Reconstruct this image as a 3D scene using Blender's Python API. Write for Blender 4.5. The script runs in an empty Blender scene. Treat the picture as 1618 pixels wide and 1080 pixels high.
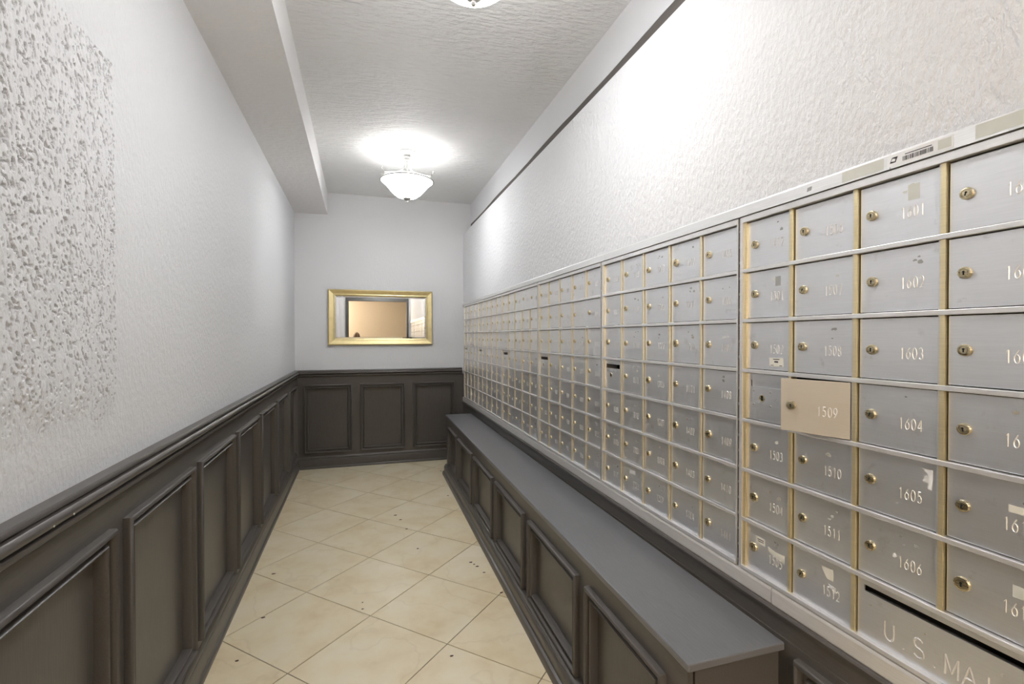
import bpy, bmesh, math, random
import numpy as np
from mathutils import Vector, Matrix

random.seed(4)
SC = bpy.context.scene
COL = SC.collection

# ------------------------------------------------------------------ camera
cam_d = bpy.data.cameras.new('camera')
cam_d.sensor_width = 36.0
cam_d.lens = 761.97 / 1618.0 * 36.0
cam_d.clip_start = 0.02
cam = bpy.data.objects.new('camera', cam_d)
COL.objects.link(cam)
cam.location = (0.0, 0.0, 1.3)
cam.rotation_euler = (math.pi / 2 - 0.0106, 0.0, -0.2939)
SC.camera = cam

# ------------------------------------------------------------------ world, exposure
w = bpy.data.worlds.new('world')
SC.world = w
w.use_nodes = True
w.node_tree.nodes['Background'].inputs[0].default_value = (0.9, 0.95, 1.0, 1)
w.node_tree.nodes['Background'].inputs[1].default_value = 0.3
SC.view_settings.view_transform = 'Standard'
SC.view_settings.look = 'None'
SC.view_settings.gamma = 1.0
SC.cycles.caustics_reflective = False
SC.cycles.caustics_refractive = False
SC.view_settings.use_curve_mapping = False
SC.view_settings.exposure = 0.48
LAMP_BOWL = 17.0       # emission of the glass bowls
LAMP_BULB = 2.1       # watts of the bulbs standing in each bowl
LOBBY_W = 18.0        # watts of the warm lobby ceiling panel
ADDED_WARM_W = 130.0        # watts of the unseen lamp added in the lobby for warm light

# ------------------------------------------------------------------ measures (metres)
XL, AL = -0.6036, -0.0124          # left wall x = XL + AL*y
YB = 5.129                         # back wall
XR = 0.998                         # front of the mailboxes
XP = 1.003                         # plaster above the mailboxes
XU = 1.089                         # wall above the plaster ledge
ZC = 2.7312                        # ceiling
YE = -1.30                         # wall with the doorway behind the camera
ZFUR = 2.40
ZR0, DR, CW, PITCH, YM1 = 0.6598, 0.1369, 0.1636, 0.8254, 1.1043
ZTOP = 1.6295

# ------------------------------------------------------------------ materials
def new_mat(name):
    m = bpy.data.materials.new(name)
    m.use_nodes = True
    nt = m.node_tree
    b = nt.nodes['Principled BSDF']
    return m, nt, b

def coords(nt, scale=(1, 1, 1), rnd=False):
    tc = nt.nodes.new('ShaderNodeTexCoord')
    mp = nt.nodes.new('ShaderNodeMapping')
    mp.inputs['Scale'].default_value = scale
    nt.links.new(tc.outputs['Object'], mp.inputs['Vector'])
    if rnd:
        oi = nt.nodes.new('ShaderNodeObjectInfo')
        mu = nt.nodes.new('ShaderNodeMath'); mu.operation = 'MULTIPLY'
        mu.inputs[1].default_value = 37.0
        nt.links.new(oi.outputs['Random'], mu.inputs[0])
        cx = nt.nodes.new('ShaderNodeCombineXYZ')
        for k in range(3):
            nt.links.new(mu.outputs[0], cx.inputs[k])
        nt.links.new(cx.outputs[0], mp.inputs['Location'])
    return mp.outputs['Vector']

def noise(nt, vec, scale, detail=3.0, rough=0.5):
    n = nt.nodes.new('ShaderNodeTexNoise')
    n.inputs['Scale'].default_value = scale
    n.inputs['Detail'].default_value = detail
    n.inputs['Roughness'].default_value = rough
    nt.links.new(vec, n.inputs['Vector'])
    return n.outputs['Fac']

def ramp(nt, fac, stops):
    r = nt.nodes.new('ShaderNodeValToRGB')
    e = r.color_ramp.elements
    while len(e) < len(stops):
        e.new(0.5)
    for el, (p, c) in zip(e, stops):
        el.position = p
        el.color = c if len(c) == 4 else (*c, 1)
    nt.links.new(fac, r.inputs['Fac'])
    return r.outputs['Color']

def bump(nt, b, height, strength, dist, chain=None):
    n = nt.nodes.new('ShaderNodeBump')
    n.inputs['Strength'].default_value = strength
    n.inputs['Distance'].default_value = dist
    nt.links.new(height, n.inputs['Height'])
    if chain is not None:
        nt.links.new(chain, n.inputs['Normal'])
    nt.links.new(n.outputs['Normal'], b.inputs['Normal'])
    return n.outputs['Normal']

def mat_plaster(name, col, s1, s2, strength, dist, stretch=(1, 1, 0.5)):
    m, nt, b = new_mat(name)
    v = coords(nt, stretch)
    a = noise(nt, v, s1, 3.0, 0.55)
    c = noise(nt, v, s2, 2.0, 0.5)
    big = noise(nt, coords(nt, (1, 1, 1)), 0.9, 2.0)
    colr = ramp(nt, big, [(0.3, (col[0] * 0.97, col[1] * 0.97, col[2] * 0.98)), (0.7, col)])
    nt.links.new(colr, b.inputs['Base Color'])
    b.inputs['Roughness'].default_value = 0.55
    b.inputs['Specular IOR Level'].default_value = 0.3
    a2 = ramp(nt, a, [(0.35, (0, 0, 0)), (0.65, (1, 1, 1))])
    ad = nt.nodes.new('ShaderNodeMath'); ad.operation = 'MULTIPLY_ADD'; ad.inputs[1].default_value = 0.45
    nt.links.new(c, ad.inputs[0]); nt.links.new(a2, ad.inputs[2])
    bump(nt, b, ad.outputs[0], strength, dist)
    return m

def mat_wood(name, col, rough=0.32, grain=(60, 60, 3), var=0.13):
    m, nt, b = new_mat(name)
    v = coords(nt, grain)
    g = noise(nt, v, 6.0, 4.0, 0.6)
    lo = tuple(c * (1 - var) for c in col); hi = tuple(c * (1 + var) for c in col)
    nt.links.new(ramp(nt, g, [(0.3, lo), (0.7, hi)]), b.inputs['Base Color'])
    b.inputs['Roughness'].default_value = rough
    b.inputs['Specular IOR Level'].default_value = 0.5
    bump(nt, b, g, 0.10, 0.0015)
    return m

def mat_plain(name, col, rough=0.5, metal=0.0, spec=0.5):
    m, nt, b = new_mat(name)
    v = coords(nt)
    g = noise(nt, v, 40.0, 2.0)
    nt.links.new(ramp(nt, g, [(0.3, tuple(c * 0.94 for c in col)), (0.7, col)]), b.inputs['Base Color'])
    b.inputs['Roughness'].default_value = rough
    b.inputs['Metallic'].default_value = metal
    b.inputs['Specular IOR Level'].default_value = spec
    return m

def mat_metal(name, col, rough, brush=(4, 4, 160), var=0.06, smudge=None, metal=1.0, rnd=True):
    m, nt, b = new_mat(name)
    v = coords(nt, brush, rnd)
    g = noise(nt, v, 5.0, 3.0)
    base = ramp(nt, g, [(0.3, tuple(c * (1 - var) for c in col)), (0.7, tuple(min(1, c * (1 + var)) for c in col))])
    if smudge:
        s = noise(nt, coords(nt, (1, 1, 1), rnd), 22.0, 5.0, 0.65)
        f = ramp(nt, s, [(0.62, (0, 0, 0)), (0.72, (1, 1, 1))])
        mx = nt.nodes.new('ShaderNodeMixRGB')
        mx.inputs['Color2'].default_value = (*smudge, 1)
        mu = nt.nodes.new('ShaderNodeMath'); mu.operation = 'MULTIPLY'; mu.inputs[1].default_value = 0.35
        nt.links.new(f, mu.inputs[0])
        nt.links.new(mu.outputs[0], mx.inputs['Fac'])
        nt.links.new(base, mx.inputs['Color1'])
        base = mx.outputs['Color']
    nt.links.new(base, b.inputs['Base Color'])
    b.inputs['Metallic'].default_value = metal
    rr = ramp(nt, g, [(0.3, (rough * 0.9,) * 3), (0.7, (rough * 1.1,) * 3)])
    nt.links.new(rr, b.inputs['Roughness'])
    return m

WHITE = (0.79, 0.79, 0.80)
CEIL = (0.90, 0.90, 0.90)
M = {}
M['plaster_left'] = mat_plaster('plaster_left', WHITE, 95, 240, 0.30, 0.006)
M['plaster_right'] = mat_plaster('plaster_right', WHITE, 85, 200, 0.45, 0.008, (1, 1, 0.55))
M['plaster_back'] = mat_plaster('plaster_back', WHITE, 80, 200, 0.12, 0.004)
M['plaster_smooth'] = mat_plaster('plaster_smooth', WHITE, 40, 120, 0.06, 0.003)
M['plaster_ceiling'] = mat_plaster('plaster_ceiling', CEIL, 42, 110, 0.62, 0.009, (0.35, 1.3, 1))
M['plaster_beam'] = mat_plaster('plaster_beam', (0.90, 0.885, 0.88), 50, 130, 0.25, 0.005, (0.5, 1, 1))
M['stucco'] = mat_plaster('stucco', (0.82, 0.81, 0.80), 160, 400, 0.35, 0.003)
M['ledge_gap'] = mat_plain('ledge_gap', (0.14, 0.125, 0.115), 0.9)
M['peach'] = mat_plain('peach', (0.33, 0.293, 0.252), 0.6)
M['wood'] = mat_wood('wood_paint', (0.096, 0.086, 0.078))
M['wood_h'] = mat_wood('wood_paint_along', (0.096, 0.086, 0.078), 0.30, (3, 60, 60))
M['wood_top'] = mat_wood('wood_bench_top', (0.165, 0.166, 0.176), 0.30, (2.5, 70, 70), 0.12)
M['alu'] = mat_metal('aluminium_door', (0.84, 0.845, 0.865), 0.36, var=0.03, smudge=(0.50, 0.48, 0.45), metal=0.85)
M['alu_rail'] = mat_metal('aluminium_rail', (0.80, 0.79, 0.79), 0.38, metal=0.6)
M['alu_cover'] = mat_metal('aluminium_cover', (0.80, 0.80, 0.80), 0.45, metal=0.6)
M['alu_sill'] = mat_metal('aluminium_sill', (0.84, 0.81, 0.78), 0.42, metal=0.5)
M['gold_bar'] = mat_metal('gold_toned_bar', (0.86, 0.74, 0.47), 0.38, metal=0.8)  # deeper gold tone for the nearest bank's bars, paler on the rest
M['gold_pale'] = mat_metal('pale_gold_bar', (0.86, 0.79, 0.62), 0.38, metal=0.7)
M['brass'] = mat_metal('brass_lock', (0.63, 0.55, 0.38), 0.28, var=0.15)
M['black'] = mat_plain('black_void', (0.012, 0.011, 0.010), 0.9)
M['dark'] = mat_plain('dark_seam', (0.09, 0.08, 0.07), 0.6)
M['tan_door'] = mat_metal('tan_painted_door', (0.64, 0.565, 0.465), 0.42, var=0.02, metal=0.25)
M['engrave'] = mat_metal('engraved_number', (0.76, 0.75, 0.74), 0.40, metal=0.55)
M['gold_frame'] = mat_metal('gold_mirror_frame', (0.78, 0.66, 0.36), 0.34, brush=(3, 3, 3))
M['paper'] = mat_plain('paper_label', (0.80, 0.77, 0.68), 0.6)
M['paper_white'] = mat_plain('white_label', (0.86, 0.86, 0.86), 0.5)
M['paper_faded'] = mat_plain('faded_label', (0.66, 0.66, 0.60), 0.6)
M['residue'] = mat_plain('glue_residue', (0.42, 0.37, 0.31), 0.8)
M['residue_grey'] = mat_plain('grey_residue', (0.36, 0.36, 0.35), 0.8)
M['ink'] = mat_plain('ink', (0.03, 0.03, 0.03), 0.7)
M['nickel'] = mat_metal('brushed_nickel', (0.50, 0.49, 0.47), 0.35)
M['lamp_metal'] = mat_plain('lamp_metal', (0.42, 0.42, 0.41), 0.4)
M['white_metal'] = mat_plain('white_enamel', (0.78, 0.78, 0.78), 0.35)
M['grout'] = mat_plain('grout', (0.07, 0.058, 0.045), 0.9)
M['door_frame'] = mat_plain('dark_door_frame', (0.10, 0.098, 0.095), 0.5)
M['crumb'] = mat_plain('crumb', (0.10, 0.07, 0.05), 0.9)
M['outlet'] = mat_plain('outlet_plastic', (0.75, 0.72, 0.65), 0.4)
M['brown'] = mat_plain('dark_brown_leather', (0.05, 0.025, 0.012), 0.6)

m, nt, b = new_mat('mirror_glass')
nt.links.new(ramp(nt, noise(nt, coords(nt), 2.0, 1.0), [(0.2, (0.90, 0.91, 0.90)), (0.8, (0.92, 0.92, 0.91))]), b.inputs['Base Color'])
b.inputs['Metallic'].default_value = 1.0
b.inputs['Roughness'].default_value = 0.005
M['mirror'] = m

m, nt, b = new_mat('marble_tile')
v = coords(nt, (1, 1, 1), True)
n1 = noise(nt, v, 4.2, 4.0, 0.6)
base = ramp(nt, n1, [(0.28, (0.74, 0.60, 0.38)), (0.5, (0.83, 0.72, 0.51)), (0.72, (0.87, 0.78, 0.60))])
wv = nt.nodes.new('ShaderNodeTexWave'); wv.wave_type = 'BANDS'; wv.bands_direction = 'DIAGONAL'
wv.inputs['Scale'].default_value = 1.1; wv.inputs['Distortion'].default_value = 14.0
wv.inputs['Detail'].default_value = 4.0; wv.inputs['Detail Scale'].default_value = 1.6
nt.links.new(v, wv.inputs['Vector'])
vein = ramp(nt, wv.outputs['Fac'], [(0.0, (1, 1, 1)), (0.02, (0, 0, 0)), (1.0, (0, 0, 0))])
mx = nt.nodes.new('ShaderNodeMixRGB'); mx.inputs['Color2'].default_value = (0.50, 0.38, 0.22, 1)
mu = nt.nodes.new('ShaderNodeMath'); mu.operation = 'MULTIPLY'; mu.inputs[1].default_value = 0.13
nt.links.new(vein, mu.inputs[0]); nt.links.new(mu.outputs[0], mx.inputs['Fac']); nt.links.new(base, mx.inputs['Color1'])
nt.links.new(mx.outputs['Color'], b.inputs['Base Color'])
b.inputs['Roughness'].default_value = 0.32
M['tile'] = m

m, nt, b = new_mat('lit_glass_bowl')
b.inputs['Base Color'].default_value = (0.9, 0.88, 0.82, 1)
nt.links.new(ramp(nt, noise(nt, coords(nt), 9.0, 3.0), [(0.3, (0.965, 0.975, 0.98)), (0.7, (0.97, 0.985, 1.0))]), b.inputs['Emission Color'])
sx = nt.nodes.new('ShaderNodeSeparateXYZ'); nt.links.new(coords(nt), sx.inputs[0])
mr_ = nt.nodes.new('ShaderNodeMapRange')          # the glass is brightest low down, next to the bulbs
mr_.inputs['From Min'].default_value = -0.36; mr_.inputs['From Max'].default_value = -0.22
mr_.inputs['To Min'].default_value = LAMP_BOWL * 2.3; mr_.inputs['To Max'].default_value = LAMP_BOWL * 0.45
nt.links.new(sx.outputs['Z'], mr_.inputs['Value']); nt.links.new(mr_.outputs[0], b.inputs['Emission Strength'])
b.inputs['Roughness'].default_value = 0.3
M['bowl'] = m
m, nt, b = new_mat('frosted_glass_inside')
nt.links.new(ramp(nt, noise(nt, coords(nt), 9.0, 2.0), [(0.3, (0.84, 0.83, 0.80)), (0.7, (0.88, 0.87, 0.84))]), b.inputs['Base Color'])
b.inputs['Emission Color'].default_value = (1.0, 0.98, 0.94, 1)
b.inputs['Emission Strength'].default_value = 3.0
M['bowl_inside'] = m
m, nt, b = new_mat('lobby_lamp_panel')
b.inputs['Emission Color'].default_value = (1.0, 0.80, 0.56, 1)
b.inputs['Emission Strength'].default_value = 4.0
M['lobby_lamp'] = m

# ------------------------------------------------------------------ mesh helpers
class MB:
    def __init__(s):
        s.v = []; s.f = []; s.mi = []
    def add(s, vs, fs, mi=0):
        o = len(s.v)
        s.v += [tuple(p) for p in vs]
        s.f += [tuple(i + o for i in f) for f in fs]
        s.mi += [mi] * len(fs)
        return s
    def box(s, x0, x1, y0, y1, z0, z1, mi=0):
        if x0 > x1: x0, x1 = x1, x0
        if y0 > y1: y0, y1 = y1, y0
        if z0 > z1: z0, z1 = z1, z0
        return s.add([(x0, y0, z0), (x1, y0, z0), (x1, y1, z0), (x0, y1, z0), (x0, y0, z1), (x1, y0, z1), (x1, y1, z1), (x0, y1, z1)],
                     [(0, 3, 2, 1), (4, 5, 6, 7), (0, 1, 5, 4), (1, 2, 6, 5), (2, 3, 7, 6), (3, 0, 4, 7)], mi)
    def extrude_x(s, prof, x0, x1, mi=0):
        n = len(prof)
        vs = [(x0, y, z) for y, z in prof] + [(x1, y, z) for y, z in prof]
        fs = [(i, (i + 1) % n, (i + 1) % n + n, i + n) for i in range(n)]
        fs += [tuple(range(n))[::-1], tuple(range(n, 2 * n))]
        return s.add(vs, fs, mi)
    def prism_z(s, poly, z0, z1, mi=0):
        n = len(poly)
        vs = [(x, y, z0) for x, y in poly] + [(x, y, z1) for x, y in poly]
        fs = [(i, (i + 1) % n, (i + 1) % n + n, i + n) for i in range(n)]
        fs += [tuple(range(n))[::-1], tuple(range(n, 2 * n))]
        return s.add(vs, fs, mi)
    def prism_y(s, poly, y0, y1, mi=0):
        n = len(poly)
        vs = [(x, y0, z) for x, z in poly] + [(x, y1, z) for x, z in poly]
        fs = [(i, (i + 1) % n, (i + 1) % n + n, i + n) for i in range(n)]
        fs += [tuple(range(n))[::-1], tuple(range(n, 2 * n))]
        return s.add(vs, fs, mi)
    def frame_sweep(s, u0, u1, z0, z1, prof, mi=0):
        """mitred moulding round a rectangle in the local XZ plane; prof = (inward, out)"""
        vs = []
        for t, h in prof:
            vs += [(u0 + t, h, z0 + t), (u1 - t, h, z0 + t), (u1 - t, h, z1 - t), (u0 + t, h, z1 - t)]
        n = len(prof); fs = []
        for i in range(n - 1):
            for k in range(4):
                a = i * 4 + k; bb = i * 4 + (k + 1) % 4
                fs.append((a, bb, bb + 4, a + 4))
        return s.add(vs, fs, mi)
    def lathe(s, prof, seg=32, c=(0, 0, 0), mi=0):
        n = len(prof); vs = []
        for k in range(seg):
            a = 2 * math.pi * k / seg
            for r, z in prof:
                vs.append((c[0] + r * math.cos(a), c[1] + r * math.sin(a), c[2] + z))
        fs = []
        for k in range(seg):
            k2 = (k + 1) % seg
            for i in range(n - 1):
                fs.append((k * n + i, k2 * n + i, k2 * n + i + 1, k * n + i + 1))
        return s.add(vs, fs, mi)
    def lathe_y(s, prof, seg=16, c=(0, 0, 0), mi=0):
        """prof = (r, out) about the local Y axis, capped at the last ring"""
        n = len(prof); vs = []
        for k in range(seg):
            a = 2 * math.pi * k / seg
            for r, y in prof:
                vs.append((c[0] + r * math.cos(a), c[1] + y, c[2] + r * math.sin(a)))
        fs = []
        for k in range(seg):
            k2 = (k + 1) % seg
            for i in range(n - 1):
                fs.append((k * n + i, k * n + i + 1, k2 * n + i + 1, k2 * n + i))
        fs.append(tuple(k * n + n - 1 for k in range(seg))[::-1])
        return s.add(vs, fs, mi)
    def tube(s, pts, r, seg=8, mi=0, closed=False):
        P = [Vector(p) for p in pts]; n = len(P); vs = []
        for i, p in enumerate(P):
            if closed: d = P[(i + 1) % n] - P[i - 1]
            else: d = P[min(i + 1, n - 1)] - P[max(i - 1, 0)]
            d.normalize()
            up = Vector((0, 0, 1)) if abs(d.z) < 0.9 else Vector((1, 0, 0))
            a = d.cross(up).normalized(); bb = a.cross(d).normalized()
            rr = r[i] if isinstance(r, (list, tuple)) else r
            for k in range(seg):
                t = 2 * math.pi * k / seg
                vs.append(p + a * rr * math.cos(t) + bb * rr * math.sin(t))
        fs = []
        for i in range(n if closed else n - 1):
            j = (i + 1) % n
            for k in range(seg):
                k2 = (k + 1) % seg
                fs.append((i * seg + k, i * seg + k2, j * seg + k2, j * seg + k))
        if not closed:
            fs += [tuple(range(seg))[::-1], tuple((n - 1) * seg + k for k in range(seg))]
        return s.add(vs, fs, mi)
    def mesh(s, name, smooth=False, bevel=0.0, fix=True):
        me = bpy.data.meshes.new(name)
        me.from_pydata(s.v, [], s.f)
        for p, i in zip(me.polygons, s.mi):
            p.material_index = i
        if fix or bevel:
            bm = bmesh.new(); bm.from_mesh(me)
            bmesh.ops.recalc_face_normals(bm, faces=bm.faces)
            if bevel:
                bmesh.ops.bevel(bm, geom=list(bm.edges), offset=bevel, segments=2, profile=0.5, affect='EDGES')
            bm.to_mesh(me); bm.free()
        if smooth:
            for p in me.polygons: p.use_smooth = True
            me.set_sharp_from_angle(angle=math.radians(40))
        return me

def link(name, me, mats, parent=None, loc=None):
    if not isinstance(mats, (list, tuple)): mats = [mats]
    if len(me.materials) == 0:
        for mm in mats: me.materials.append(M[mm])
    o = bpy.data.objects.new(name, me)
    COL.objects.link(o)
    if parent: o.parent = parent
    if loc: o.location = loc
    return o

def part(name, mb, mats, parent=None, loc=None, smooth=False, bevel=0.0):
    return link(name, mb.mesh(name, smooth, bevel), mats, parent, loc)

def tag(o, label, cat, group=None, kind=None):
    o['label'] = label; o['category'] = cat
    if group: o['group'] = group
    if kind: o['kind'] = kind
    return o

def thing(name, label, cat, loc=(0, 0, 0), rotz=0.0, group=None, kind=None):
    o = bpy.data.objects.new(name, None)
    o.empty_display_size = 0.1
    COL.objects.link(o)
    o.location = loc; o.rotation_euler = (0, 0, rotz)
    return tag(o, label, cat, group, kind)

def xl(y): return XL + AL * y
def xbeam(y): return -0.2985 - 0.0125 * y

# ------------------------------------------------------------------ shell
T = 0.15
mb = MB().prism_z([(xl(YE), YE), (xl(YB), YB), (xl(YB) - T, YB), (xl(YE) - T, YE)], 0, ZC)
wl = tag(part('wall_left', mb, 'plaster_left'), 'white textured plaster wall on the left above the dark wainscot', 'wall', kind='structure')

mb = MB().box(xl(YB) - T, XU + 0.3, YB, YB + T, 0, ZC)
tag(part('wall_back', mb, 'plaster_back'), 'pale grey end wall carrying the gold mirror', 'wall', kind='structure')

mb = MB()
mb.box(XP, XU, YE, YB, 1.655, ZFUR)                 # furred plaster above the boxes
mb.box(XP, XU, YE, YB, 0, 0.618)                    # wall below the boxes
mb.box(XU, XU + T, YE, YB, 0, ZC)                   # wall behind
tag(part('wall_right', mb, 'plaster_right'), 'white stippled plaster wall above the mailboxes', 'wall', kind='structure')
n = 60
up = MB(); lo = []; rnd = random.Random(2)
for i in range(n + 1):
    y = YE + (YB - YE) * i / n
    lo.append((y, 2.531 - 0.0045 * max(0, y - 1) + 0.0035 * math.sin(y * 5.1) + rnd.uniform(-.0015, .0015)))
vs = [(XU - 0.004, y, z) for y, z in lo] + [(XU - 0.004, y, ZC) for y, z in lo] + [(XU, y, z) for y, z in lo]
fs = [(i, i + 1, i + n + 2, i + n + 1) for i in range(n)] + [(i, i + 2 * n + 2, i + 2 * n + 3, i + 1) for i in range(n)]
up.add(vs, fs)
tag(part('trim_1', up, 'plaster_smooth'), 'smooth white band between the dark gap and the ceiling', 'wall band', kind='structure')
g = MB().box(XU - 0.0025, XU, YE, YB - 0.002, ZFUR, 2.54)
tag(part('trim_2', g, 'ledge_gap'), 'thin dark gap line running along the top of the right wall', 'gap', kind='structure')

mb = MB().box(xl(YB) - T, XU + T, YE, YB + T, ZC, ZC + 0.12)
tag(part('ceiling', mb, 'plaster_ceiling'), 'white brush-textured ceiling with two hanging lamps', 'ceiling', kind='structure')
mb = MB()
poly = [(xl(YE), YE), (xbeam(YE), YE), (xbeam(YB), YB), (xl(YB), YB)]
mb.prism_z(poly, 2.5143, ZC)
tag(part('trim_3', mb, 'plaster_beam'), 'long boxed beam running along the ceiling over the left wall', 'beam', kind='structure')

# floor slab and tiles
mb = MB().box(-2.6, 3.2, -4.6, YB + T, -0.12, -0.004)
floor = tag(part('floor', mb, 'grout'), 'floor of cream marble tiles laid diagonally with thin dark joints', 'floor', kind='structure')

def clip(poly, a, bb, c):
    out = []
    for i in range(len(poly)):
        p, q = poly[i], poly[(i + 1) % len(poly)]
        dp = a * p[0] + bb * p[1] - c; dq = a * q[0] + bb * q[1] - c
        if dp >= 0: out.append(p)
        if (dp >= 0) != (dq >= 0):
            t = dp / (dp - dq)
            out.append((p[0] + (q[0] - p[0]) * t, p[1] + (q[1] - p[1]) * t))
    return out
H = 0.3098; J = 0.0021
for i in range(-4, 6):
    for j in range(-14, 14):
        if (i + j) % 2 == 0: continue
        cx, cy = 0.0155 + H * i, 2.332 + H * j
        hh = H - J * 1.414
        poly = [(cx - hh, cy), (cx, cy - hh), (cx + hh, cy), (cx, cy + hh)]
        poly = clip(poly, 1, 0, -0.66); poly = clip(poly, -1, 0, -1.002)
        poly = clip(poly, 0, 1, YE); poly = clip(poly, 0, -1, -YB)
        if len(poly) < 3: continue
        ar = abs(sum(p[0] * q[1] - q[0] * p[1] for p, q in zip(poly, poly[1:] + poly[:1]))) / 2
        if ar < 0.002: continue
        ctr = (sum(p[0] for p in poly) / len(poly), sum(p[1] for p in poly) / len(poly))
        dz = random.uniform(-0.0004, 0.0)
        part('tile', MB().prism_z([(p[0] - ctr[0], p[1] - ctr[1]) for p in poly], -0.004, dz), 'tile', floor, (ctr[0], ctr[1], 0))

# ------------------------------------------------------------------ rough stucco patch on the left wall
def vnoise(U, V, seed):
    rs = np.random.RandomState(seed)
    tab = rs.rand(256, 256)
    iu = np.floor(U).astype(int); iv = np.floor(V).astype(int)
    fu = U - iu; fv = V - iv
    fu = fu * fu * (3 - 2 * fu); fv = fv * fv * (3 - 2 * fv)
    a = tab[iu % 256, iv % 256]; bq = tab[(iu + 1) % 256, iv % 256]
    c = tab[iu % 256, (iv + 1) % 256]; d = tab[(iu + 1) % 256, (iv + 1) % 256]
    return (a * (1 - fu) + bq * fu) * (1 - fv) + (c * (1 - fu) + d * fu) * fv
st = 0.0016
ys = np.arange(0.80, 1.486, st); zs = np.arange(1.02, 1.999, st)
Yg, Zg = np.meshgrid(ys, zs, indexing='ij')
sl = Yg + 0.25 * Zg * 0
h = 0.55 * vnoise(Yg / 0.0055 + Zg / 0.02 + 5 + 0.6 * vnoise(Yg / .03, Zg / .03, 8), Zg / 0.0088 + 9, 1) + 0.45 * vnoise(Yg / 0.0036, Zg / 0.0060, 2)
lowf = vnoise(Yg / 0.022, Zg / 0.11, 3)
h = np.clip((h - 0.27 - 0.18 * (lowf - .5)) / 0.15, 0, 1)
h = h * h * (3 - 2 * h)
amp = np.clip((Zg - 1.06 - 0.06 * vnoise(Yg / .05, Zg / .05, 5)) / 0.10, 0.0, 1)
edge = np.minimum(np.clip((ys[-1] - Yg) / 0.006 + vnoise(Yg / .01, Zg / .012, 6) * .8, 0, 1), np.clip((zs[-1] - Zg) / 0.006 + vnoise(Yg / .012, Zg / .01, 7) * .8, 0, 1))
D = 0.0003 + 0.0080 * h * amp * edge
D[-1, :] = 0; D[:, 0] = 0; D[:, -1] = 0; D[0, :] = 0
X = XL + AL * Yg + D
vs = np.stack([X, Yg, Zg], -1).reshape(-1, 3)
nz = len(zs); ny = len(ys)
idx = np.arange(ny * nz).reshape(ny, nz)
q = np.stack([idx[:-1, :-1], idx[:-1, 1:], idx[1:, 1:], idx[1:, :-1]], -1).reshape(-1, 4)
me = bpy.data.meshes.new('rough_stucco')
me.from_pydata(vs.tolist(), [], q.tolist())
for p in me.polygons: p.use_smooth = True
o = link('rough_stucco', me, 'plaster_left', wl)
o['label'] = 'square of coarse pitted stucco on the left wall'

# ------------------------------------------------------------------ wainscot
WZ0, WZ1 = 0.155, 0.832
MOULD = [(0, 0.0), (0, 0.015), (0.003, 0.020), (0.008, 0.022), (0.013, 0.019), (0.015, 0.011), (0.017, 0.004), (0.025, 0.003), (0.028, 0.003), (0.0295, 0.011), (0.033, 0.014), (0.0365, 0.012), (0.039, 0.004), (0.040, -0.017)]
RAIL = [(0, 0.9714), (0.030, 0.9714), (0.034, 0.966), (0.034, 0.959), (0.024, 0.957), (0.024, 0.955), (0.039, 0.954), (0.045, 0.948), (0.046, 0.941), (0.042, 0.934), (0.034, 0.930), (0.027, 0.928), (0.027, 0.926), (0.039, 0.923), (0.039, 0.915), (0.033, 0.909), (0.024, 0.906), (0.0, 0.904)]
BASE = [(0, 0), (0.0419, 0), (0.0419, 0.014), (0.038, 0.020), (0.033, 0.022), (0.033, 0.085), (0.030, 0.093), (0.024, 0.095), (0.024, 0.097), (0.029, 0.099), (0.029, 0.107), (0.025, 0.112), (0.021, 0.120), (0, 0.120)]
FACE = 0.020

def wainscot(root, u0, u1, panels, wz0=WZ0, wz1=WZ1, ztop=0.906, zbot=0.118, face=FACE):
    """boards, stiles, panels and mouldings in the local frame (X along, Y out)"""
    mo = 0.030
    part('rail_board', MB().box(u0, u1, 0.001, face, wz1 - mo, ztop), 'wood_h', root)
    part('rail_board', MB().box(u0, u1, 0.001, face, zbot, wz0 + mo), 'wood_h', root)
    edges = [u0] + [e for p in sorted(panels) for e in p] + [u1]
    for k in range(0, len(edges), 2):
        a = edges[k] - (mo if k > 0 else 0); c = edges[k + 1] + (mo if k + 2 < len(edges) else 0)
        if c - a > 0.002:
            part('stile', MB().box(a, c, 0.001, face, wz0 + mo, wz1 - mo), 'wood', root)
    cache = {}
    for (a, c) in panels:
        key = round(c - a, 3)
        if key not in cache:
            mp = MB().box(0.032, c - a - 0.032, 0.001, face - 0.016, wz0 + 0.032, wz1 - 0.032).mesh('panel')
            mm = MB().frame_sweep(0, c - a, wz0, wz1, [(t, face + h_) for t, h_ in MOULD]).mesh('moulding', smooth=True)
            cache[key] = (mp, mm)
        mp, mm = cache[key]
        link('panel', mp, 'wood', root, (a, 0, 0))
        link('moulding', mm, 'wood_h', root, (a, 0, 0))

angL = math.atan2(-1, -AL)
wr = thing('trim_4', 'dark grey painted wainscot with raised panels along the left wall', 'wainscot', (XL, 0, 0), angL, kind='structure')
lp = [(0.287, 0.811), (0.881, 1.405), (1.475, 1.999), (2.067, 2.591), (2.657, 3.181), (3.254, 3.778), (3.856, 4.380), (4.470, 4.994)] + [(-0.307, 0.217), (-0.901, -0.377)]
pan = sorted([(-c, -a) for a, c in lp])
yLc = YB - 0.02
wainscot(wr, -yLc, -YE, pan)
cr = tag(part('trim_5', MB().extrude_x(RAIL, -YB, -YE), 'wood_h', smooth=True), 'dark grey chair rail moulding along the left wall', 'chair rail', kind='structure')
cr.location = (XL, 0, 0); cr.rotation_euler = (0, 0, angL)
nb = MB()
for (uy, uz) in ((-1.132, 0.938), (-1.20, 0.938)):
    nb.lathe_y([(0.0025, 0), (0.0022, 0.001)], 8, (uy, 0.0455, uz))
part('paint_chip', nb, 'paper', cr)
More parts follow.
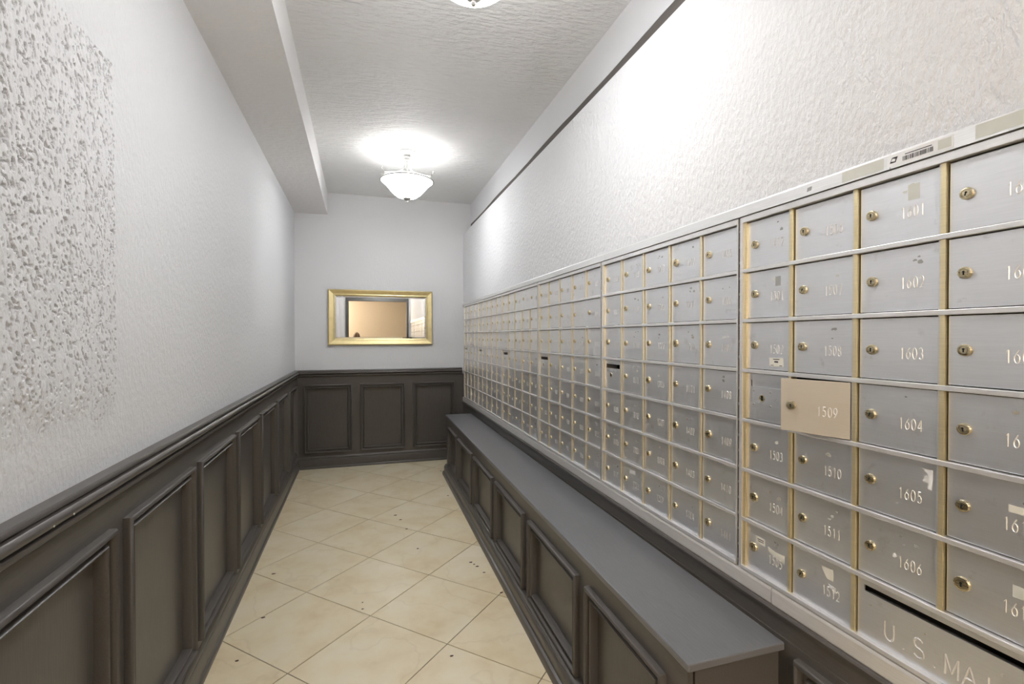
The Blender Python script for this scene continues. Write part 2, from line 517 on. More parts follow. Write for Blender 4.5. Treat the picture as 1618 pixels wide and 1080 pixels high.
bl = tag(part('baseboard_left', MB().extrude_x(BASE, -YB, -YE), 'wood_h', smooth=True), 'dark grey baseboard along the left wall', 'baseboard', kind='structure')
bl.location = (XL, 0, 0); bl.rotation_euler = (0, 0, angL)

xc = xl(YB)
wb = thing('trim_6', 'dark grey wainscot of three raised panels on the end wall', 'wainscot', (0, YB, 0), math.pi, kind='structure')
pb = sorted([(0.138, 0.585), (-0.384, 0.058), (-0.900, -0.467)])
wainscot(wb, -XP, -xc - 0.0, pb, 0.152, 0.828)
cb = tag(part('trim_7', MB().extrude_x(RAIL, -0.985, -xc), 'wood_h', smooth=True), 'dark grey chair rail moulding across the end wall', 'chair rail', kind='structure')
cb.location = (0, YB, 0); cb.rotation_euler = (0, 0, math.pi)
bb_ = tag(part('baseboard_back', MB().extrude_x(BASE, -0.985, -xc), 'wood_h', smooth=True), 'dark grey baseboard across the end wall', 'baseboard', kind='structure')
bb_.location = (0, YB, 0); bb_.rotation_euler = (0, 0, math.pi)

# right wall below the boxes: sill, apron, wainscot
R90 = math.pi / 2
sill = thing('trim_8', 'dull grey metal sill strip running under the mailboxes', 'sill', (XR, 0, 0), R90, kind='structure')
cuts = [YE, 0.985, 2.13, 3.36, YB - 0.004]
for a, c in zip(cuts[:-1], cuts[1:]):
    part('strip', MB().extrude_x([(-0.02, 0.615), (0.004, 0.615), (0.005, 0.618), (0.005, 0.650), (0.003, 0.656), (-0.02, 0.6575)], a + 0.0012, c - 0.0012), 'alu_sill', sill, smooth=False)
apron = tag(part('trim_9', MB().extrude_x([(-0.004, 0.55), (0.004, 0.552), (0.004, 0.585), (0.007, 0.596), (0.012, 0.602), (0.013, 0.608), (0.010, 0.613), (0.0, 0.615), (-0.004, 0.615)], YE, YB - 0.002), 'wood_h', smooth=True),
            'dark rounded wooden apron between the bench top and the mailbox sill', 'apron', kind='structure')
apron.location = (XR, 0, 0); apron.rotation_euler = (0, 0, R90)
wrr = thing('trim_10', 'dark panelled wainscot on the right wall just beyond the bench end', 'wainscot', (XP, 0, 0), R90, kind='structure')
wainscot(wrr, YE, YB - 0.06, [(-0.91, -0.37), (-0.30, 0.24), (0.32, 0.90)], 0.10, 0.53, 0.552, 0.0, 0.012)

# ------------------------------------------------------------------ bench
SB = 0.0080
angB = math.atan2(1, SB)
bench = thing('bench', 'long low dark grey panelled bench standing under the mailboxes', 'bench', (0.7046, 0, 0), angB)
Y0, Y1 = 0.945, 4.615
TOPZ = 0.55
def bl_(x, y):      # world -> bench local
    dx, dy = x - 0.7046, y
    c, s = math.cos(angB), math.sin(angB)
    return (c * dx + s * dy, -s * dx + c * dy)
poly = [bl_(0.7030, 0.930), bl_(0.982, 0.932), bl_(0.984, 4.640), bl_(0.7328, 4.642)]
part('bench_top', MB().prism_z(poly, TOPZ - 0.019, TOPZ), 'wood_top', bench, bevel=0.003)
part('carcass', MB().box(Y0, Y1, -0.262, -0.020, 0.0, TOPZ - 0.019), 'wood_h', bench)
bw_ = [(1.026, 1.474), (1.548, 2.085), (2.165, 2.705), (2.770, 3.315), (3.385, 3.935), (4.010, 4.440)]
mo = 0.030; z0, z1 = 0.100, 0.462
part('rail_board', MB().box(Y0, Y1, -0.014, 0, z1 - mo, TOPZ - 0.019), 'wood_h', bench)
part('rail_board', MB().box(Y0, Y1, -0.014, 0, 0.0, z0 + mo), 'wood_h', bench)
ed = [Y0] + [e for p in bw_ for e in p] + [Y1]
for k in range(0, len(ed), 2):
    part('stile', MB().box(ed[k] - (mo if k else 0), ed[k + 1] + (mo if k + 2 < len(ed) else 0), -0.014, 0, z0 + mo, z1 - mo), 'wood', bench)
for a, c in bw_:
    part('panel', MB().box(a + 0.032, c - 0.032, -0.020, -0.016, z0 + 0.032, z1 - 0.032), 'wood', bench)
    part('moulding', MB().frame_sweep(a, c, z0, z1, MOULD), 'wood_h', bench, smooth=True)
BB = [(0, 0), (0.052, 0), (0.052, 0.020), (0.046, 0.030), (0.036, 0.033), (0.036, 0.072), (0.032, 0.080), (0.028, 0.083), (0.028, 0.090), (0.018, 0.097), (0, 0.098)]
part('base_moulding', MB().extrude_x(BB, Y0, Y1 - 0.06), 'wood_h', bench, smooth=True)
op = part('outlet_plate', MB().box(Y0 - 0.006, Y0, -0.150, -0.080, 0.285, 0.398), 'outlet', bench, bevel=0.002)
op['label'] = 'pale outlet plate on the bench end'

# ------------------------------------------------------------------ strokes for numbers and letters
def arc(cx, cy, rx, ry, a0, a1, n=10):
    return [(cx + rx * math.cos(math.radians(a0 + (a1 - a0) * i / n)), cy + ry * math.sin(math.radians(a0 + (a1 - a0) * i / n))) for i in range(n + 1)]
GL = {
    '0': [arc(.5, .5, .42, .5, 90, 450, 16)],
    '1': [[(.3, .82), (.55, 1.0), (.55, 0.0)]],
    '2': [arc(.5, .70, .36, .30, 165, -35, 9) + [(.12, 0.0), (.9, 0.0)]],
    '3': [arc(.45, .74, .34, .26, 150, -85, 9), arc(.45, .26, .38, .27, 85, -150, 9)],
    '4': [[(.7, 0.0), (.7, 1.0), (.05, .28), (.98, .28)]],
    '5': [[(.85, 1.0), (.28, 1.0), (.2, .56)] + arc(.47, .33, .38, .33, 125, -145, 10)],
    '6': [[(.74, 1.0), (.42, .72)] + arc(.5, .32, .40, .32, 150, 510, 14)],
    '7': [[(.1, 1.0), (.9, 1.0), (.4, 0.0)]],
    '8': [arc(.5, .75, .31, .25, -90, 270, 12), arc(.5, .26, .39, .26, 90, 450, 12)],
    '9': [arc(.5, .68, .40, .32, -30, 330, 14) + [(.58, .28), (.26, 0.0)]],
    'U': [[(.1, 1.0), (.1, .35)] + arc(.5, .35, .40, .35, 180, 360, 8) + [(.9, 1.0)]],
    'S': [arc(.5, .74, .36, .26, 30, 270, 9) + arc(.5, .24, .40, .25, 90, -150, 9)],
    'M': [[(.05, 0), (.05, 1), (.5, .15), (.95, 1), (.95, 0)]],
    'A': [[(.02, 0), (.5, 1), (.98, 0)], [(.22, .36), (.78, .36)]],
    'I': [[(.5, 0), (.5, 1)]],
    'L': [[(.15, 1), (.15, 0), (.85, 0)]],
    '.': [[(.45, 0.0), (.55, 0.06)]],
}
def text_mb(txt, h, pitch, gw, th, ridge):
    """raised ridge strokes; text runs towards -X (towards the viewer's right), centred"""
    mb = MB(); n = len(txt); x = -(n - 1) * pitch / 2 - gw / 2
    for ch in txt:
        for pl in GL.get(ch, []):
            pts = [(-(x + px * gw), (pz - .5) * h) for px, pz in pl]
            for i in range(len(pts) - 1):
                (ax, az), (bx, bz) = pts[i], pts[i + 1]
                dx, dz = bx - ax, bz - az; L = math.hypot(dx, dz) or 1
                nx, nzz = -dz / L * th / 2, dx / L * th / 2
                mb.add([(ax + nx, 0, az + nzz), (ax, ridge, az), (ax - nx, 0, az - nzz), (bx + nx, 0, bz + nzz), (bx, ridge, bz), (bx - nx, 0, bz - nzz)],
                       [(0, 1, 4, 3), (1, 2, 5, 4)])
        x += pitch
    return mb

# ------------------------------------------------------------------ mailbox banks
# unit numbers, floor by floor, back from 1612 (no thirteenth floor)
seq = []
for fl in [f for f in range(1, 17) if f != 13]:
    for u in range(1, 13):
        seq.append('%d%02d' % (fl, u))
end_pos = seq.index('1505')
DOORF = -0.009     # door face behind the rail front
def door_mesh(wd, hd):
    return MB().box(-wd / 2, wd / 2, DOORF - 0.003, DOORF, -hd / 2, hd / 2).mesh('door', bevel=0.0008)
HD = DR - 0.0135
WD = CW - 0.0165
WD0 = CW - 0.0285
dm = door_mesh(WD, HD); dm0 = door_mesh(WD0, HD)
def lock_mesh(r, seg):
    mb = MB().lathe_y([(r, 0), (r, 0.004), (r * .93, 0.0055), (r * .70, 0.006), (r * .66, 0.0045), (r * .60, 0.0045), (r * .56, 0.0058), (r * .2, 0.0060)], seg)
    mb.box(-r * .10, r * .10, 0.0050, 0.0064, -r * .38, r * .30, 1)
    mb.lathe_y([(r * .20, 0.0055), (r * .17, 0.00645)], 8, (0, 0, r * .15), 1)
    return mb.mesh('lock', smooth=True)
lkA = lock_mesh(0.0105, 20); lkB = lock_mesh(0.0125, 24); lkC = lock_mesh(0.0098, 12)
num_cache = {}
def num_mesh(t):
    if t not in num_cache:
        num_cache[t] = text_mb(t, 0.0215, 0.0113, 0.0085, 0.0021, 0.0010).mesh('number', fix=False)
    return num_cache[t]
def rect_hole(wd, hd, sx0, sx1, sz0, sz1):
    """door plate with a rectangular slot"""
    y0, y1 = DOORF - 0.003, DOORF
    mb = MB()
    mb.box(-wd / 2, wd / 2, y0, y1, -hd / 2, sz0); mb.box(-wd / 2, wd / 2, y0, y1, sz1, hd / 2)
    mb.box(-wd / 2, sx0, y0, y1, sz0, sz1); mb.box(sx1, wd / 2, y0, y1, sz0, sz1)
    return mb
master = rect_hole(WD0, HD, -WD0 * .43, WD0 * .43, HD * .22, HD * .36)
masterm = master.mesh('door')
rivets = MB()
for rx, rz in ((.045, .016), (-.012, .016), (.045, -.020), (-.012, -.020)):
    rivets.lathe_y([(0.0026, 0), (0.0024, 0.0012), (0.001, 0.0018)], 8, (rx, 0, rz))
rivm = rivets.mesh('rivets', smooth=True)
mlock = MB().lathe_y([(0.0095, 0), (0.0095, 0.001), (0.008, 0.0015), (0.0078, 0.0005)], 14).box(-0.003, 0.003, 0.0004, 0.0012, -0.0065, 0.0065, 1).mesh('lock')
def blob(r, seed, sx=1.0, sz=1.0, n=11):
    rs = random.Random(seed)
    return [(r * sx * math.cos(2 * math.pi * k / n) * rs.uniform(.55, 1.1), r * sz * math.sin(2 * math.pi * k / n) * rs.uniform(.55, 1.1)) for k in range(n)]
def cz(row): return (6.5 - row) * DR          # row 0 is the top row
def cxl(col): return -(col + 0.5) * CW
rows7 = range(7)

railm = {}
def bank(label, yl, ncol, numbers, special=(), missing=(), wide=None, opened=None, small=False):
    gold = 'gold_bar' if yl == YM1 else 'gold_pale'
    root = thing('mailbox_bank', label, 'mailboxes', (XR, yl, ZR0), R90, 'wall of mailbox banks')
    W = ncol * CW
    part('housing', MB().box(-W, 0, -0.080, -0.074, 0, 7 * DR), 'black', root)
    part('side_stile', MB().box(-0.010, 0, -0.074, 0.0, 0, ZTOP - ZR0), 'alu_rail', root)
    part('side_stile', MB().box(-W, -W + 0.005, -0.074, 0.0, 0, ZTOP - ZR0), 'alu_rail', root)
    part('hinge', MB().box(-W - 0.0068, -W, -0.02, -0.006, 0, ZTOP - ZR0), 'dark', root)
    kn = MB()
    for k in range(22):
        z = 0.02 + k * 0.0437
        kn.lathe([(0.0, 0), (0.0026, 0), (0.0026, 0.036), (0.0, 0.036)], 6, (-W - 0.0037, -0.004, z))
    part('hinge_knuckles', kn, 'dark', root)
    # rails
    part('rail', MB().box(-W + 0.005, -0.010, -0.018, 0.002, 7 * DR - 0.004, ZTOP - ZR0), 'alu_rail', root, bevel=0.0008)
    part('rail', MB().box(-W + 0.005, -0.010, -0.018, 0.002, -0.001, 0.0085), 'alu_rail', root, bevel=0.0008)
    if W not in railm:
        railm[W] = MB().box(-W + 0.005, -0.010, -0.018, 0.0, -0.0048, 0.0048).mesh('rail', bevel=0.001)
    for i in range(1, 7):
        link('rail', railm[W], 'alu_rail', root, (0, 0, i * DR))
    # vertical bars
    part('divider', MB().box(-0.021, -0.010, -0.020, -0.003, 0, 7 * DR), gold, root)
    for c in range(1, ncol):
        gaps = sorted(r for (r, cc) in missing if cc == c)
        segs = []; top = 0
        for r in gaps:
            if r > top: segs.append((top, r))
            top = r + 1
        if top < 7: segs.append((top, 7))
        for a, d in segs:
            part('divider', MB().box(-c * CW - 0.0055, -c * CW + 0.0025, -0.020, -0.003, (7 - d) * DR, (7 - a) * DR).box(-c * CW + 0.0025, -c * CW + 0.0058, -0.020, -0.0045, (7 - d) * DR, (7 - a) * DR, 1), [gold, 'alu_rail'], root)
        for r in gaps:
            if wide: continue
            part('filler_plate', MB().box(-c * CW - 0.0085, -c * CW + 0.0085, DOORF - 0.006, DOORF - 0.0004, (6 - r) * DR + .005, (7 - r) * DR - .005), 'alu', root)
    k = 0
    for c in range(ncol):
        for r in rows7:
            xcn = cxl(c) - (0.006 if c == 0 else 0)
            z = cz(r)
            if wide and r == wide[0] and c >= wide[1]:
                continue
            if (r, c) == (3, 0):
                d = link('door', masterm, 'alu', root, (xcn, 0, z))
                d['label'] = 'carrier lock plate with a dark slot'
                link('lock', mlock, ['brass', 'black'], d, (0.016, DOORF, -0.002))
                link('rivets', rivm, 'nickel', d, (0, DOORF, 0))
                continue
            t = numbers[k]; k += 1
            j = random.uniform(-.0012, .0012)
            if opened and (r, c) == opened[:2]:
                # swung out on its right-hand edge
                a = math.radians(opened[2]); wd = (WD0 if c == 0 else WD)
                hx = xcn - wd / 2 - 0.004
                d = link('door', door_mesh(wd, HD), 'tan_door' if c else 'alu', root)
                d.matrix_local = Matrix.Translation((hx, 0.006, z)) @ Matrix.Rotation(a, 4, 'Z') @ Matrix.Translation((wd / 2, 0, 0))
                d['label'] = 'tan mailbox door swung partly open' if c else 'mailbox door swung slightly open'
            else:
                d = link('door', dm0 if c == 0 else dm, 'alu', root, (xcn, j, z))
            lm = lkC if small else (lkB if (random.random() < .2) else lkA)
            lx = (WD0 if c == 0 else WD) / 2 - 0.026
            lo_ = link('lock', lm, ['brass', 'black'], d, (lx + random.uniform(-.001, .001), DOORF, random.uniform(-.002, .003)))
            lo_.rotation_euler = (0, random.choice([0, 0, 0.2, -0.3]), 0)
            link('number', num_mesh(t), 'engrave', d, (-0.028 if c else -0.030, DOORF, -0.008))
            # old glue marks above the number
            if random.random() < (.75 if not small else .45):
                rb = MB()
                for q_ in range(random.randint(1, 3)):
                    px, pz = random.uniform(-.045, -.012), random.uniform(.020, .045)
                    rb.prism_y([(px + a, pz + e) for a, e in blob(random.uniform(.002, .006), random.random(), 1.2, .8)], 0, 0.00025)
                part('residue', rb, random.choice(['residue', 'residue_grey', 'residue_grey', 'paper_faded']), d, (0, DOORF, 0))
            DOORS[t] = d
    return root

DOORS = {}
# numbers bank by bank, backwards from the nearest
nums1 = ['1412', '1501', '1502', '1503', '1504', '1505'] + ['15%02d' % i for i in range(6, 13)] + ['16%02d' % i for i in range(1, 7)] + ['16%02d' % i for i in range(7, 13)]
pos = seq.index('1411') + 1
def take(n):
    global pos
    r = seq[pos - n:pos]; pos -= n
    return r
n2 = take(34); n3 = take(34); n4 = take(34); n5 = take(min(34, pos)); n6 = ['%d' % (100 + i) for i in range(1, 28)]
while len(n5) < 34: n5 = ['101'] + n5
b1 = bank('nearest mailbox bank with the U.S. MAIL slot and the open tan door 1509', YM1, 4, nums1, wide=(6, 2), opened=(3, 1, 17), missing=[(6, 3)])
b2 = bank('second nearest mailbox bank, five columns wide, beside the dark hinge seam', YM1 + PITCH, 5, n2)
b3 = bank('third mailbox bank from the camera, in the middle of the row', YM1 + 2 * PITCH, 5, n3, missing=[(1, 4)], small=True)
b4 = bank('fourth mailbox bank from the camera, with one door ajar in its first column', YM1 + 3 * PITCH, 5, n4, missing=[(0, 3), (0, 4), (6, 2)], opened=(2, 0, 9), small=True)
b5 = bank('fifth mailbox bank from the camera, second from the end wall', YM1 + 4 * PITCH, 5, n5, small=True)
b6 = bank('last narrow mailbox bank of four columns against the end wall', YM1 + 4 * PITCH + 4 * CW + 0.0074, 4, n6, small=True)
# banks behind the camera, seen in the mirror
yb0 = YM1 - 4 * CW - 0.0074
s17 = ['17%02d' % i for i in range(1, 13)] + ['18%02d' % i for i in range(1, 13)] + ['19%02d' % i for i in range(1, 13)]
bank('mailbox bank seen only at the right edge of the mirror reflection', yb0, 5, s17[:34], small=True)
bank('farthest reflected mailbox bank next to the dark doorway post', yb0 - PITCH, 5, ['20%02d' % i for i in range(1, 35)], small=True)

# wide mail slot panel of the nearest bank
wp = 2 * CW - 0.0165
sp = rect_hole(wp, HD, -wp / 2 + 0.020, wp / 2 - 0.014, HD * .295, HD * .40)
mp = part('mail_slot_panel', sp, 'alu', b1, (-3 * CW, 0, cz(6)))
mp['label'] = 'wide letter slot panel lettered U.S. MAIL'
part('lettering', text_mb('U.S.MAIL', 0.036, 0.027, 0.022, 0.0042, 0.0014), 'engrave', mp, (-0.004, DOORF, -0.022))
sb = MB()
for qx in (0.128, 0.025, -0.09):
    sb.prism_y([(qx + a, 0.012 + e) for a, e in blob(.0022, qx, n=8)], 0, .0004)
part('screw_mark', sb, 'residue', mp, (0, DOORF, 0))
part('slot_lip', MB().extrude_x([(DOORF - 0.020, HD * .23), (DOORF - 0.003, HD * .285), (DOORF - 0.003, HD * .295), (DOORF - 0.022, HD * .24)], -wp / 2 + .02, wp / 2 - .014), 'alu', mp)
# closed flap in the nearest bank's carrier slot
for ch in b1.children:
    if ch.get('label', '').startswith('carrier'):
        part('slot_flap', MB().box(-WD0 * .43, WD0 * .43, DOORF - 0.008, DOORF - 0.006, HD * .20, HD * .38), 'alu', ch)

def sticker(door, poly, mat, name='label_sticker', label=None, lines=None):
    o = part(name, MB().prism_y(poly, 0, 0.0004), mat, door, (0, DOORF, 0))
    if label: o['label'] = label
    if lines:
        lb = MB()
        for (x0, x1, z0_, z1_) in lines:
            lb.box(x0, x1, 0.0004, 0.0006, z0_, z1_)
        part('print', lb, 'ink', door, (0, DOORF, 0))
    return o
R_ = lambda x0, x1, z0, z1: [(x0, z0), (x1, z0), (x1, z1), (x0, z1)]
sticker(DOORS['1502'], R_(-.052, -.008, -.052, -.030), 'paper', label='small printed cream card', lines=[(-.040, -.020, -.0345, -.0325), (-.036, -.024, -.042, -.038), (-.048, -.040, -.0500, -.0485), (-.022, -.012, -.0500, -.0485)])
sticker(DOORS['1501'], R_(-.042, -.026, .018, .042), 'residue_grey', 'residue')
sticker(DOORS['1505'], R_(.004, .034, .018, .036), 'paper', lines=[(.008, .028, .029, .031), (.008, .026, .024, .026)])
sticker(DOORS['1505'], [(-.060, .020), (-.058, -.002), (-.040, .002), (-.010, .010), (-.006, .022), (-.030, .018)], 'paper')
sticker(DOORS['1512'], [(-.004, .044), (-.034, .046), (-.034, .020), (-.018, .020)], 'paper')
sticker(DOORS['1512'], [(-.022, .010), (-.040, .008), (-.040, -.004), (-.026, .002)], 'paper_white')
sticker(DOORS['1605'], [(-.048, .050), (-.068, .050), (-.066, .012), (-.058, .014), (-.060, .024), (-.050, .026), (-.054, .036), (-.060, .040)], 'paper_white')
sticker(DOORS['1606'], blob(.005, 3), 'paper_white', 'residue')
sticker(DOORS['1611'], R_(-.038, -.014, .012, .024), 'paper')
sticker(DOORS['1612'], R_(-.046, -.020, .012, .032), 'paper_faded')
sticker(DOORS['1601'], R_(-.040, -.020, .014, .044), 'paper_faded')
sticker(DOORS[n2[12]], R_(-.020, .020, .030, .046), 'paper_white')

# ------------------------------------------------------------------ cover strip over the boxes with its labels
cov = thing('trim_11', 'pale aluminium cover strip running along the top of the mailboxes', 'cover strip', (XR, 0, 0), R90, kind='structure')
cc = [YE, 0.70, 1.905, 3.1, 4.3, YB - 0.004]
for a, c in zip(cc[:-1], cc[1:]):
    part('strip', MB().extrude_x([(-0.006, ZTOP + 0.0022), (0.005, ZTOP + 0.0022), (0.005, 1.658), (0.002, 1.6627), (-0.006, 1.6640)], a + 0.0008, c - 0.0008), 'alu_cover', cov)
def cov_y(px_y): return px_y
part('faded_label', MB().box(0.712, 0.800, 0.005, 0.0054, 1.635, 1.657), 'paper_faded', cov)
bl2 = part('barcode_label', MB().box(0.592, 0.705, 0.005, 0.0054, 1.635, 1.658), 'paper_white', cov)
br = MB(); rs = random.Random(9); y = 0.688
logo = MB()
logo.prism_y([(.7000, 1.6415), (.6890, 1.6415), (.6850, 1.6520), (.6955, 1.6520)], .0054, .0056)
part('eagle_logo', logo, 'ink', bl2)
logo2 = MB().prism_y([(.6975, 1.6450), (.6905, 1.6435), (.6890, 1.6480), (.6945, 1.6500)], .0056, .0058)
part('eagle_logo_gap', logo2, 'paper_white', bl2)
y = 0.676
while y > 0.624:
    ww = rs.choice([.0005, .0009, .0013])
    br.box(y - ww, y, .0054, .0056, 1.6395, 1.6480); y -= ww + rs.choice([.0006, .0010, .0014])
br.box(.626, .672, .0054, .0056, 1.6505, 1.6520)
part('barcode', br, 'ink', bl2)
part('faded_label', MB().box(0.595, 0.616, 0.0054, 0.0057, 1.638, 1.655), 'paper_faded', cov)
part('faded_label', MB().box(0.465, 0.560, 0.005, 0.0054, 1.636, 1.659), 'paper_faded', cov)
part('torn_label', MB().prism_y([(.888, 1.6400), (.876, 1.6410), (.874, 1.6500), (.886, 1.6490)], .005, .0053), 'residue_grey', cov)

# ------------------------------------------------------------------ mirror
mz0, mz1, mx0, mx1 = 1.218, 1.775, -0.361, 0.670
mr = thing('wall_mirror', 'wide rectangular mirror in a brushed gold frame on the end wall', 'mirror', (0, YB, 0), math.pi)
fw = 0.068
u0, u1 = -mx1, -mx0
def frame_side(a, c, d, e):
    """a,c outer corners, d,e inner corners (x,z) anticlockwise"""
    mb = MB()
    prof = [(0.0, 0.002), (0.0, 0.026), (0.16, 0.031), (0.72, 0.022), (0.80, 0.023), (1.0, 0.016), (1.0, 0.002)]
    L = [(a[0] + (e[0] - a[0]) * t, y_, a[1] + (e[1] - a[1]) * t) for t, y_ in prof]
    Rr = [(c[0] + (d[0] - c[0]) * t, y_, c[1] + (d[1] - c[1]) * t) for t, y_ in prof]
    n_ = len(prof)
    mb.add(L + Rr, [(i, i + 1, n_ + i + 1, n_ + i) for i in range(n_ - 1)] + [tuple(range(n_)), tuple(range(n_, 2 * n_))])
    part('frame_side', mb, 'gold_frame', mr)
A, B_, C_, D_ = (u0, mz0), (u1, mz0), (u1, mz1), (u0, mz1)
a, b2_, c_, d_ = (u0 + fw, mz0 + fw * .95), (u1 - fw, mz0 + fw * .95), (u1 - fw, mz1 - fw * .95), (u0 + fw, mz1 - fw * .95)
frame_side(A, B_, b2_, a); frame_side(B_, C_, c_, b2_); frame_side(C_, D_, d_, c_); frame_side(D_, A, a, d_)
bv = 0.016
gm = MB()
gx0, gx1, gz0, gz1 = a[0] - .002, b2_[0] + .002, a[1] - .002, c_[1] + .002
gm.add([(gx0, .011, gz0), (gx1, .011, gz0), (gx1, .011, gz1), (gx0, .011, gz1), (gx0 + bv, .0135, gz0 + bv), (gx1 - bv, .0135, gz0 + bv), (gx1 - bv, .0135, gz1 - bv), (gx0 + bv, .0135, gz1 - bv),
        (gx0, .004, gz0), (gx1, .004, gz0), (gx1, .004, gz1), (gx0, .004, gz1)],
       [(4, 5, 6, 7), (0, 1, 5, 4), (1, 2, 6, 5), (2, 3, 7, 6), (3, 0, 4, 7), (8, 11, 10, 9), (0, 8, 9, 1), (1, 9, 10, 2), (2, 10, 11, 3), (3, 11, 8, 0)])
part('mirror_glass', gm, 'mirror', mr)

# ------------------------------------------------------------------ ceiling lamps
def lamp(x, y, label):
    root = thing('ceiling_lamp', label, 'lamp', (x, y, ZC), 0.0, 'semi-flush ceiling lamps')
    part('canopy', MB().lathe([(0.0, -0.0005), (0.068, -0.0005), (0.070, -0.008), (0.064, -0.016), (0.045, -0.022), (0.026, -0.026), (0.024, -0.036), (0.030, -0.041), (0.030, -0.046), (0.022, -0.050), (0.020, -0.060), (0.024, -0.063), (0.024, -0.068), (0.0, -0.070)], 36), 'lamp_metal', root, smooth=True)
    part('stem', MB().lathe([(0.0, -0.066), (0.006, -0.066), (0.006, -0.15), (0.010, -0.155), (0.010, -0.165), (0.0, -0.17)], 16), 'lamp_metal', root, smooth=True)
    for ang in (24, 156, 204, 336):
        t = math.radians(ang); ca, sa = math.cos(t), math.sin(t)
        rz = [(0.014, -0.062), (0.016, -0.085), (0.022, -0.112), (0.036, -0.138), (0.062, -0.160), (0.100, -0.176), (0.145, -0.184), (0.178, -0.190), (0.190, -0.196)]
        arm = part('arm', MB().tube([(r * ca, r * sa, z) for r, z in rz], 0.0042, 8), 'lamp_metal', root, smooth=True)
        sc = [(0.196, -0.226), (0.196, -0.190), (0.197, -0.172), (0.203, -0.162), (0.211, -0.163), (0.214, -0.170), (0.209, -0.175), (0.205, -0.171)]
        part('scroll', MB().tube([(r * ca, r * sa, z) for r, z in sc], 0.0036, 6), 'nickel', arm, smooth=True)
    prof = [(0.197, -0.219), (0.198, -0.226), (0.190, -0.233), (0.176, -0.244), (0.160, -0.260), (0.142, -0.281), (0.122, -0.305), (0.100, -0.327), (0.074, -0.345), (0.045, -0.355), (0.0, -0.359)]
    inner = [(r - 0.004 if r > .01 else 0, z + 0.005) for r, z in prof[::-1]]
    part('glass_bowl', MB().lathe(prof, 40).lathe([prof[0]] + inner[::-1], 40, mi=1), ['bowl', 'bowl_inside'], root, smooth=True)
    ring = [(0.200 * math.cos(2 * math.pi * k / 48), 0.200 * math.sin(2 * math.pi * k / 48), -0.2265) for k in range(48)]
    part('rim_ring', MB().tube(ring, 0.0055, 8, closed=True), 'nickel', root, smooth=True)
    part('finial', MB().lathe([(0.0, -0.354), (0.030, -0.354), (0.031, -0.359), (0.024, -0.366), (0.016, -0.372), (0.007, -0.376), (0.006, -0.380), (0.008, -0.384), (0.006, -0.389), (0.0, -0.391)], 20), 'nickel', root, smooth=True)
    ld = bpy.data.lights.new('bulb', 'POINT')
    ld.energy = LAMP_BULB; ld.color = (0.97, 0.985, 1.0); ld.shadow_soft_size = 0.07
    lo2 = bpy.data.objects.new('bulb', ld); COL.objects.link(lo2)
    lo2.parent = root; lo2.location = (0, 0, -0.298)
    return root
lamp(0.308, 3.826, 'lit glass bowl ceiling lamp hanging nearest the end wall')
lamp(0.327, 1.50, 'ceiling lamp at the top edge of the picture with only its finial showing')
lamp(0.318, -0.83, 'third ceiling lamp overhead, behind where the camera stands')

# ------------------------------------------------------------------ doorway and lobby behind the camera (seen in the mirror)
px0, px1, pz1 = -0.375, 0.910, 2.118
mb = MB()
mb.box(xl(YE) - T, px0 - 0.068, YE - 0.10, YE, 0, ZC)
mb.box(px1 + 0.044, XU + T, YE - 0.10, YE, 0, ZC)
mb.box(px0 - 0.068, px1 + 0.044, YE - 0.10, YE, pz1 + 0.085, ZC)
tag(part('wall_front', mb, 'plaster_smooth'), 'white wall around the doorway seen in the mirror', 'wall', kind='structure')
dr = thing('door_1', 'dark framed doorway reflected in the mirror', 'doorway', (0, YE, 0), 0, kind='structure')
part('door_post', MB().box(px0 - 0.068, px0, -0.11, 0.015, 0, pz1 + 0.085), 'door_frame', dr)
part('door_post', MB().box(px1, px1 + 0.044, -0.11, 0.015, 0, pz1 + 0.085), 'door_frame', dr)
part('door_header', MB().box(px0, px1, -0.11, 0.015, pz1, pz1 + 0.085), 'door_frame', dr)
YL = -4.4
tag(part('wall_lobby_end', MB().box(-2.5, 3.1, YL - T, YL, 0, 2.75), 'peach'), 'peach painted lobby wall reflected in the mirror', 'wall', kind='structure')
tag(part('wall_lobby_left', MB().box(-2.5 - T, -2.5, YL, YE - 0.1, 0, 2.75), 'peach'), 'peach lobby side wall left of the doorway', 'wall', kind='structure')
tag(part('wall_lobby_right', MB().box(3.1, 3.1 + T, YL, YE - 0.1, 0, 2.75), 'peach'), 'peach lobby side wall right of the doorway', 'wall', kind='structure')
tag(part('wall_lobby_return', MB().box(-2.5, xl(YE) - T, YE - 0.10, YE, 0, 2.75).box(XU + T, 3.1, YE - 0.10, YE, 0, 2.75), 'peach'), 'peach lobby wall on both sides of the mail corridor', 'wall', kind='structure')
tag(part('ceiling_lobby', MB().box(-2.5, 3.1, YL, YE - 0.0, 2.75, 2.85), 'plaster_smooth'), 'plain white lobby ceiling', 'ceiling', kind='structure')
tag(part('floor_lobby', MB().box(-2.5, 3.1, YL, YE - 0.1, -0.004, 0.0), 'tile'), 'cream marble lobby floor', 'floor', kind='structure')
ll = thing('lobby_lamp', 'warm square ceiling lamp in the lobby', 'lamp', (0.3, -2.7, 2.75))
part('lamp_frame', MB().box(-0.52, 0.52, -0.52, -0.50, -0.05, 0).box(-0.52, 0.52, 0.50, 0.52, -0.05, 0).box(-0.52, -0.50, -0.5, 0.5, -0.05, 0).box(0.50, 0.52, -0.5, 0.5, -0.05, 0), 'white_metal', ll)
part('diffuser', MB().box(-0.50, 0.50, -0.50, 0.50, -0.020, -0.012), 'lobby_lamp', ll)
ad = bpy.data.lights.new('lobby_light', 'AREA'); ad.shape = 'SQUARE'; ad.size = 0.95
ad.energy = LOBBY_W; ad.color = (1.0, 0.84, 0.64)
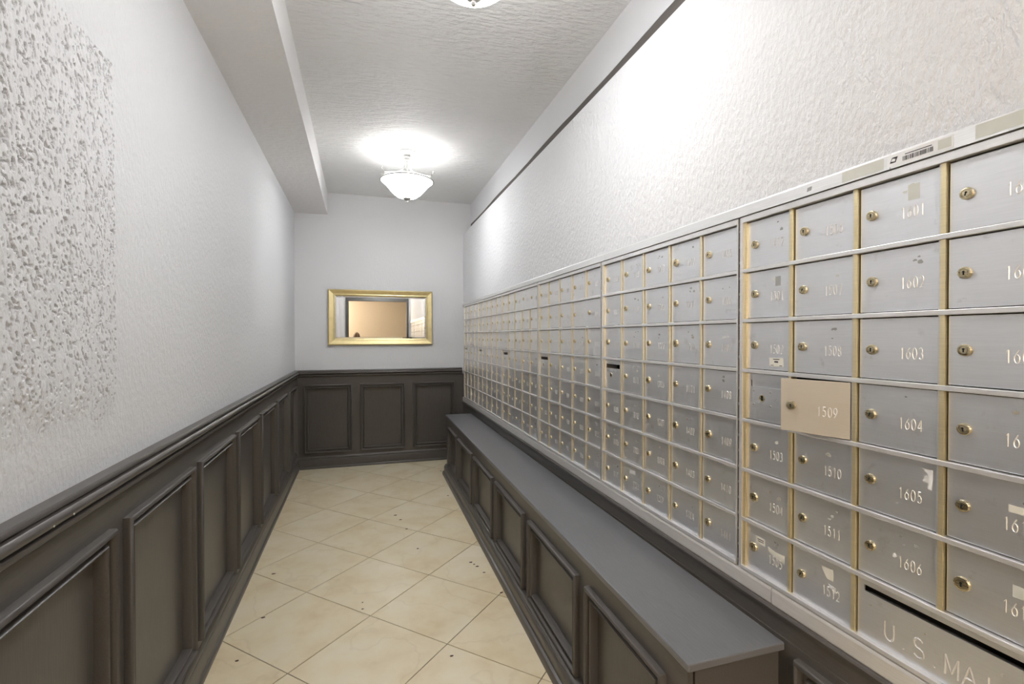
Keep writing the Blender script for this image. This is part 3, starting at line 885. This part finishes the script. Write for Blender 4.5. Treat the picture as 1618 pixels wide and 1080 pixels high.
ao = bpy.data.objects.new('lobby_light', ad); COL.objects.link(ao); ao.parent = ll; ao.location = (0, 0, -0.03)

sl = thing('added_lobby_lamp', 'unseen standing lamp added in the lobby to warm the mailboxes and bench end', 'lamp', (-1.25, -3.55, 0))  # added out of the mirror's view to throw warm light into the corridor
part('lamp_base', MB().lathe([(0, 0), (0.14, 0), (0.14, 0.015), (0.03, 0.03), (0, 0.03)], 24), 'brass', sl, smooth=True)
part('lamp_pole', MB().lathe([(0, 0.02), (0.011, 0.02), (0.011, 1.62), (0, 1.62)], 12), 'brass', sl, smooth=True)
part('lamp_shade', MB().lathe([(0.22, 1.45), (0.13, 1.80), (0.127, 1.80), (0.217, 1.45)], 32), 'lobby_lamp', sl, smooth=True)
pd = bpy.data.lights.new('added_warm_light', 'POINT'); pd.energy = ADDED_WARM_W; pd.color = (1.0, 0.82, 0.60); pd.shadow_soft_size = 0.12
po = bpy.data.objects.new('added_warm_light', pd); COL.objects.link(po); po.parent = sl; po.location = (0, 0, 1.98)

pe = thing('pedestal_ornament', 'dark brown rounded ornament reflected at the bottom of the mirror', 'ornament', (-0.235, -3.0, 0))
part('pedestal', MB().lathe([(0, 0), (0.14, 0), (0.14, 0.04), (0.07, 0.07), (0.06, 1.08), (0.11, 1.12), (0.11, 1.15), (0, 1.15)], 24), 'door_frame', pe, smooth=True)
part('ornament', MB().lathe([(0, 1.15), (0.07, 1.15), (0.088, 1.22), (0.088, 1.30), (0.075, 1.36), (0.05, 1.40), (0.02, 1.42), (0, 1.422)], 24), 'brown', pe, smooth=True)

# ------------------------------------------------------------------ small dirt on the floor
cm = MB(); rs = random.Random(12)
for (cx, cy, r) in [(.575, 2.72, .007), (.60, 2.66, .006), (.62, 2.58, .005), (.588, 2.69, .004), (.30, 2.99, .006), (-.46, 2.46, .006), (-.49, 2.90, .006), (.655, 2.35, .005), (-.50, 2.16, .006), (-.02, 2.40, .004), (.20, 3.60, .007), (.23, 3.50, .006), (.26, 3.32, .006), (.69, 4.66, .006), (.64, 3.92, .006), (-.02, 2.46, .003), (.33, 1.94, .005)]:
    cm.prism_z([(cx + a, cy + e) for a, e in blob(r * 1.7, rs.random(), 1.0, .6, 8)], 0.0, 0.0015)
tag(part('floor_dirt', cm, 'crumb'), 'scattered dark crumbs and scuffs on the cream floor tiles', 'dirt', kind='stuff')
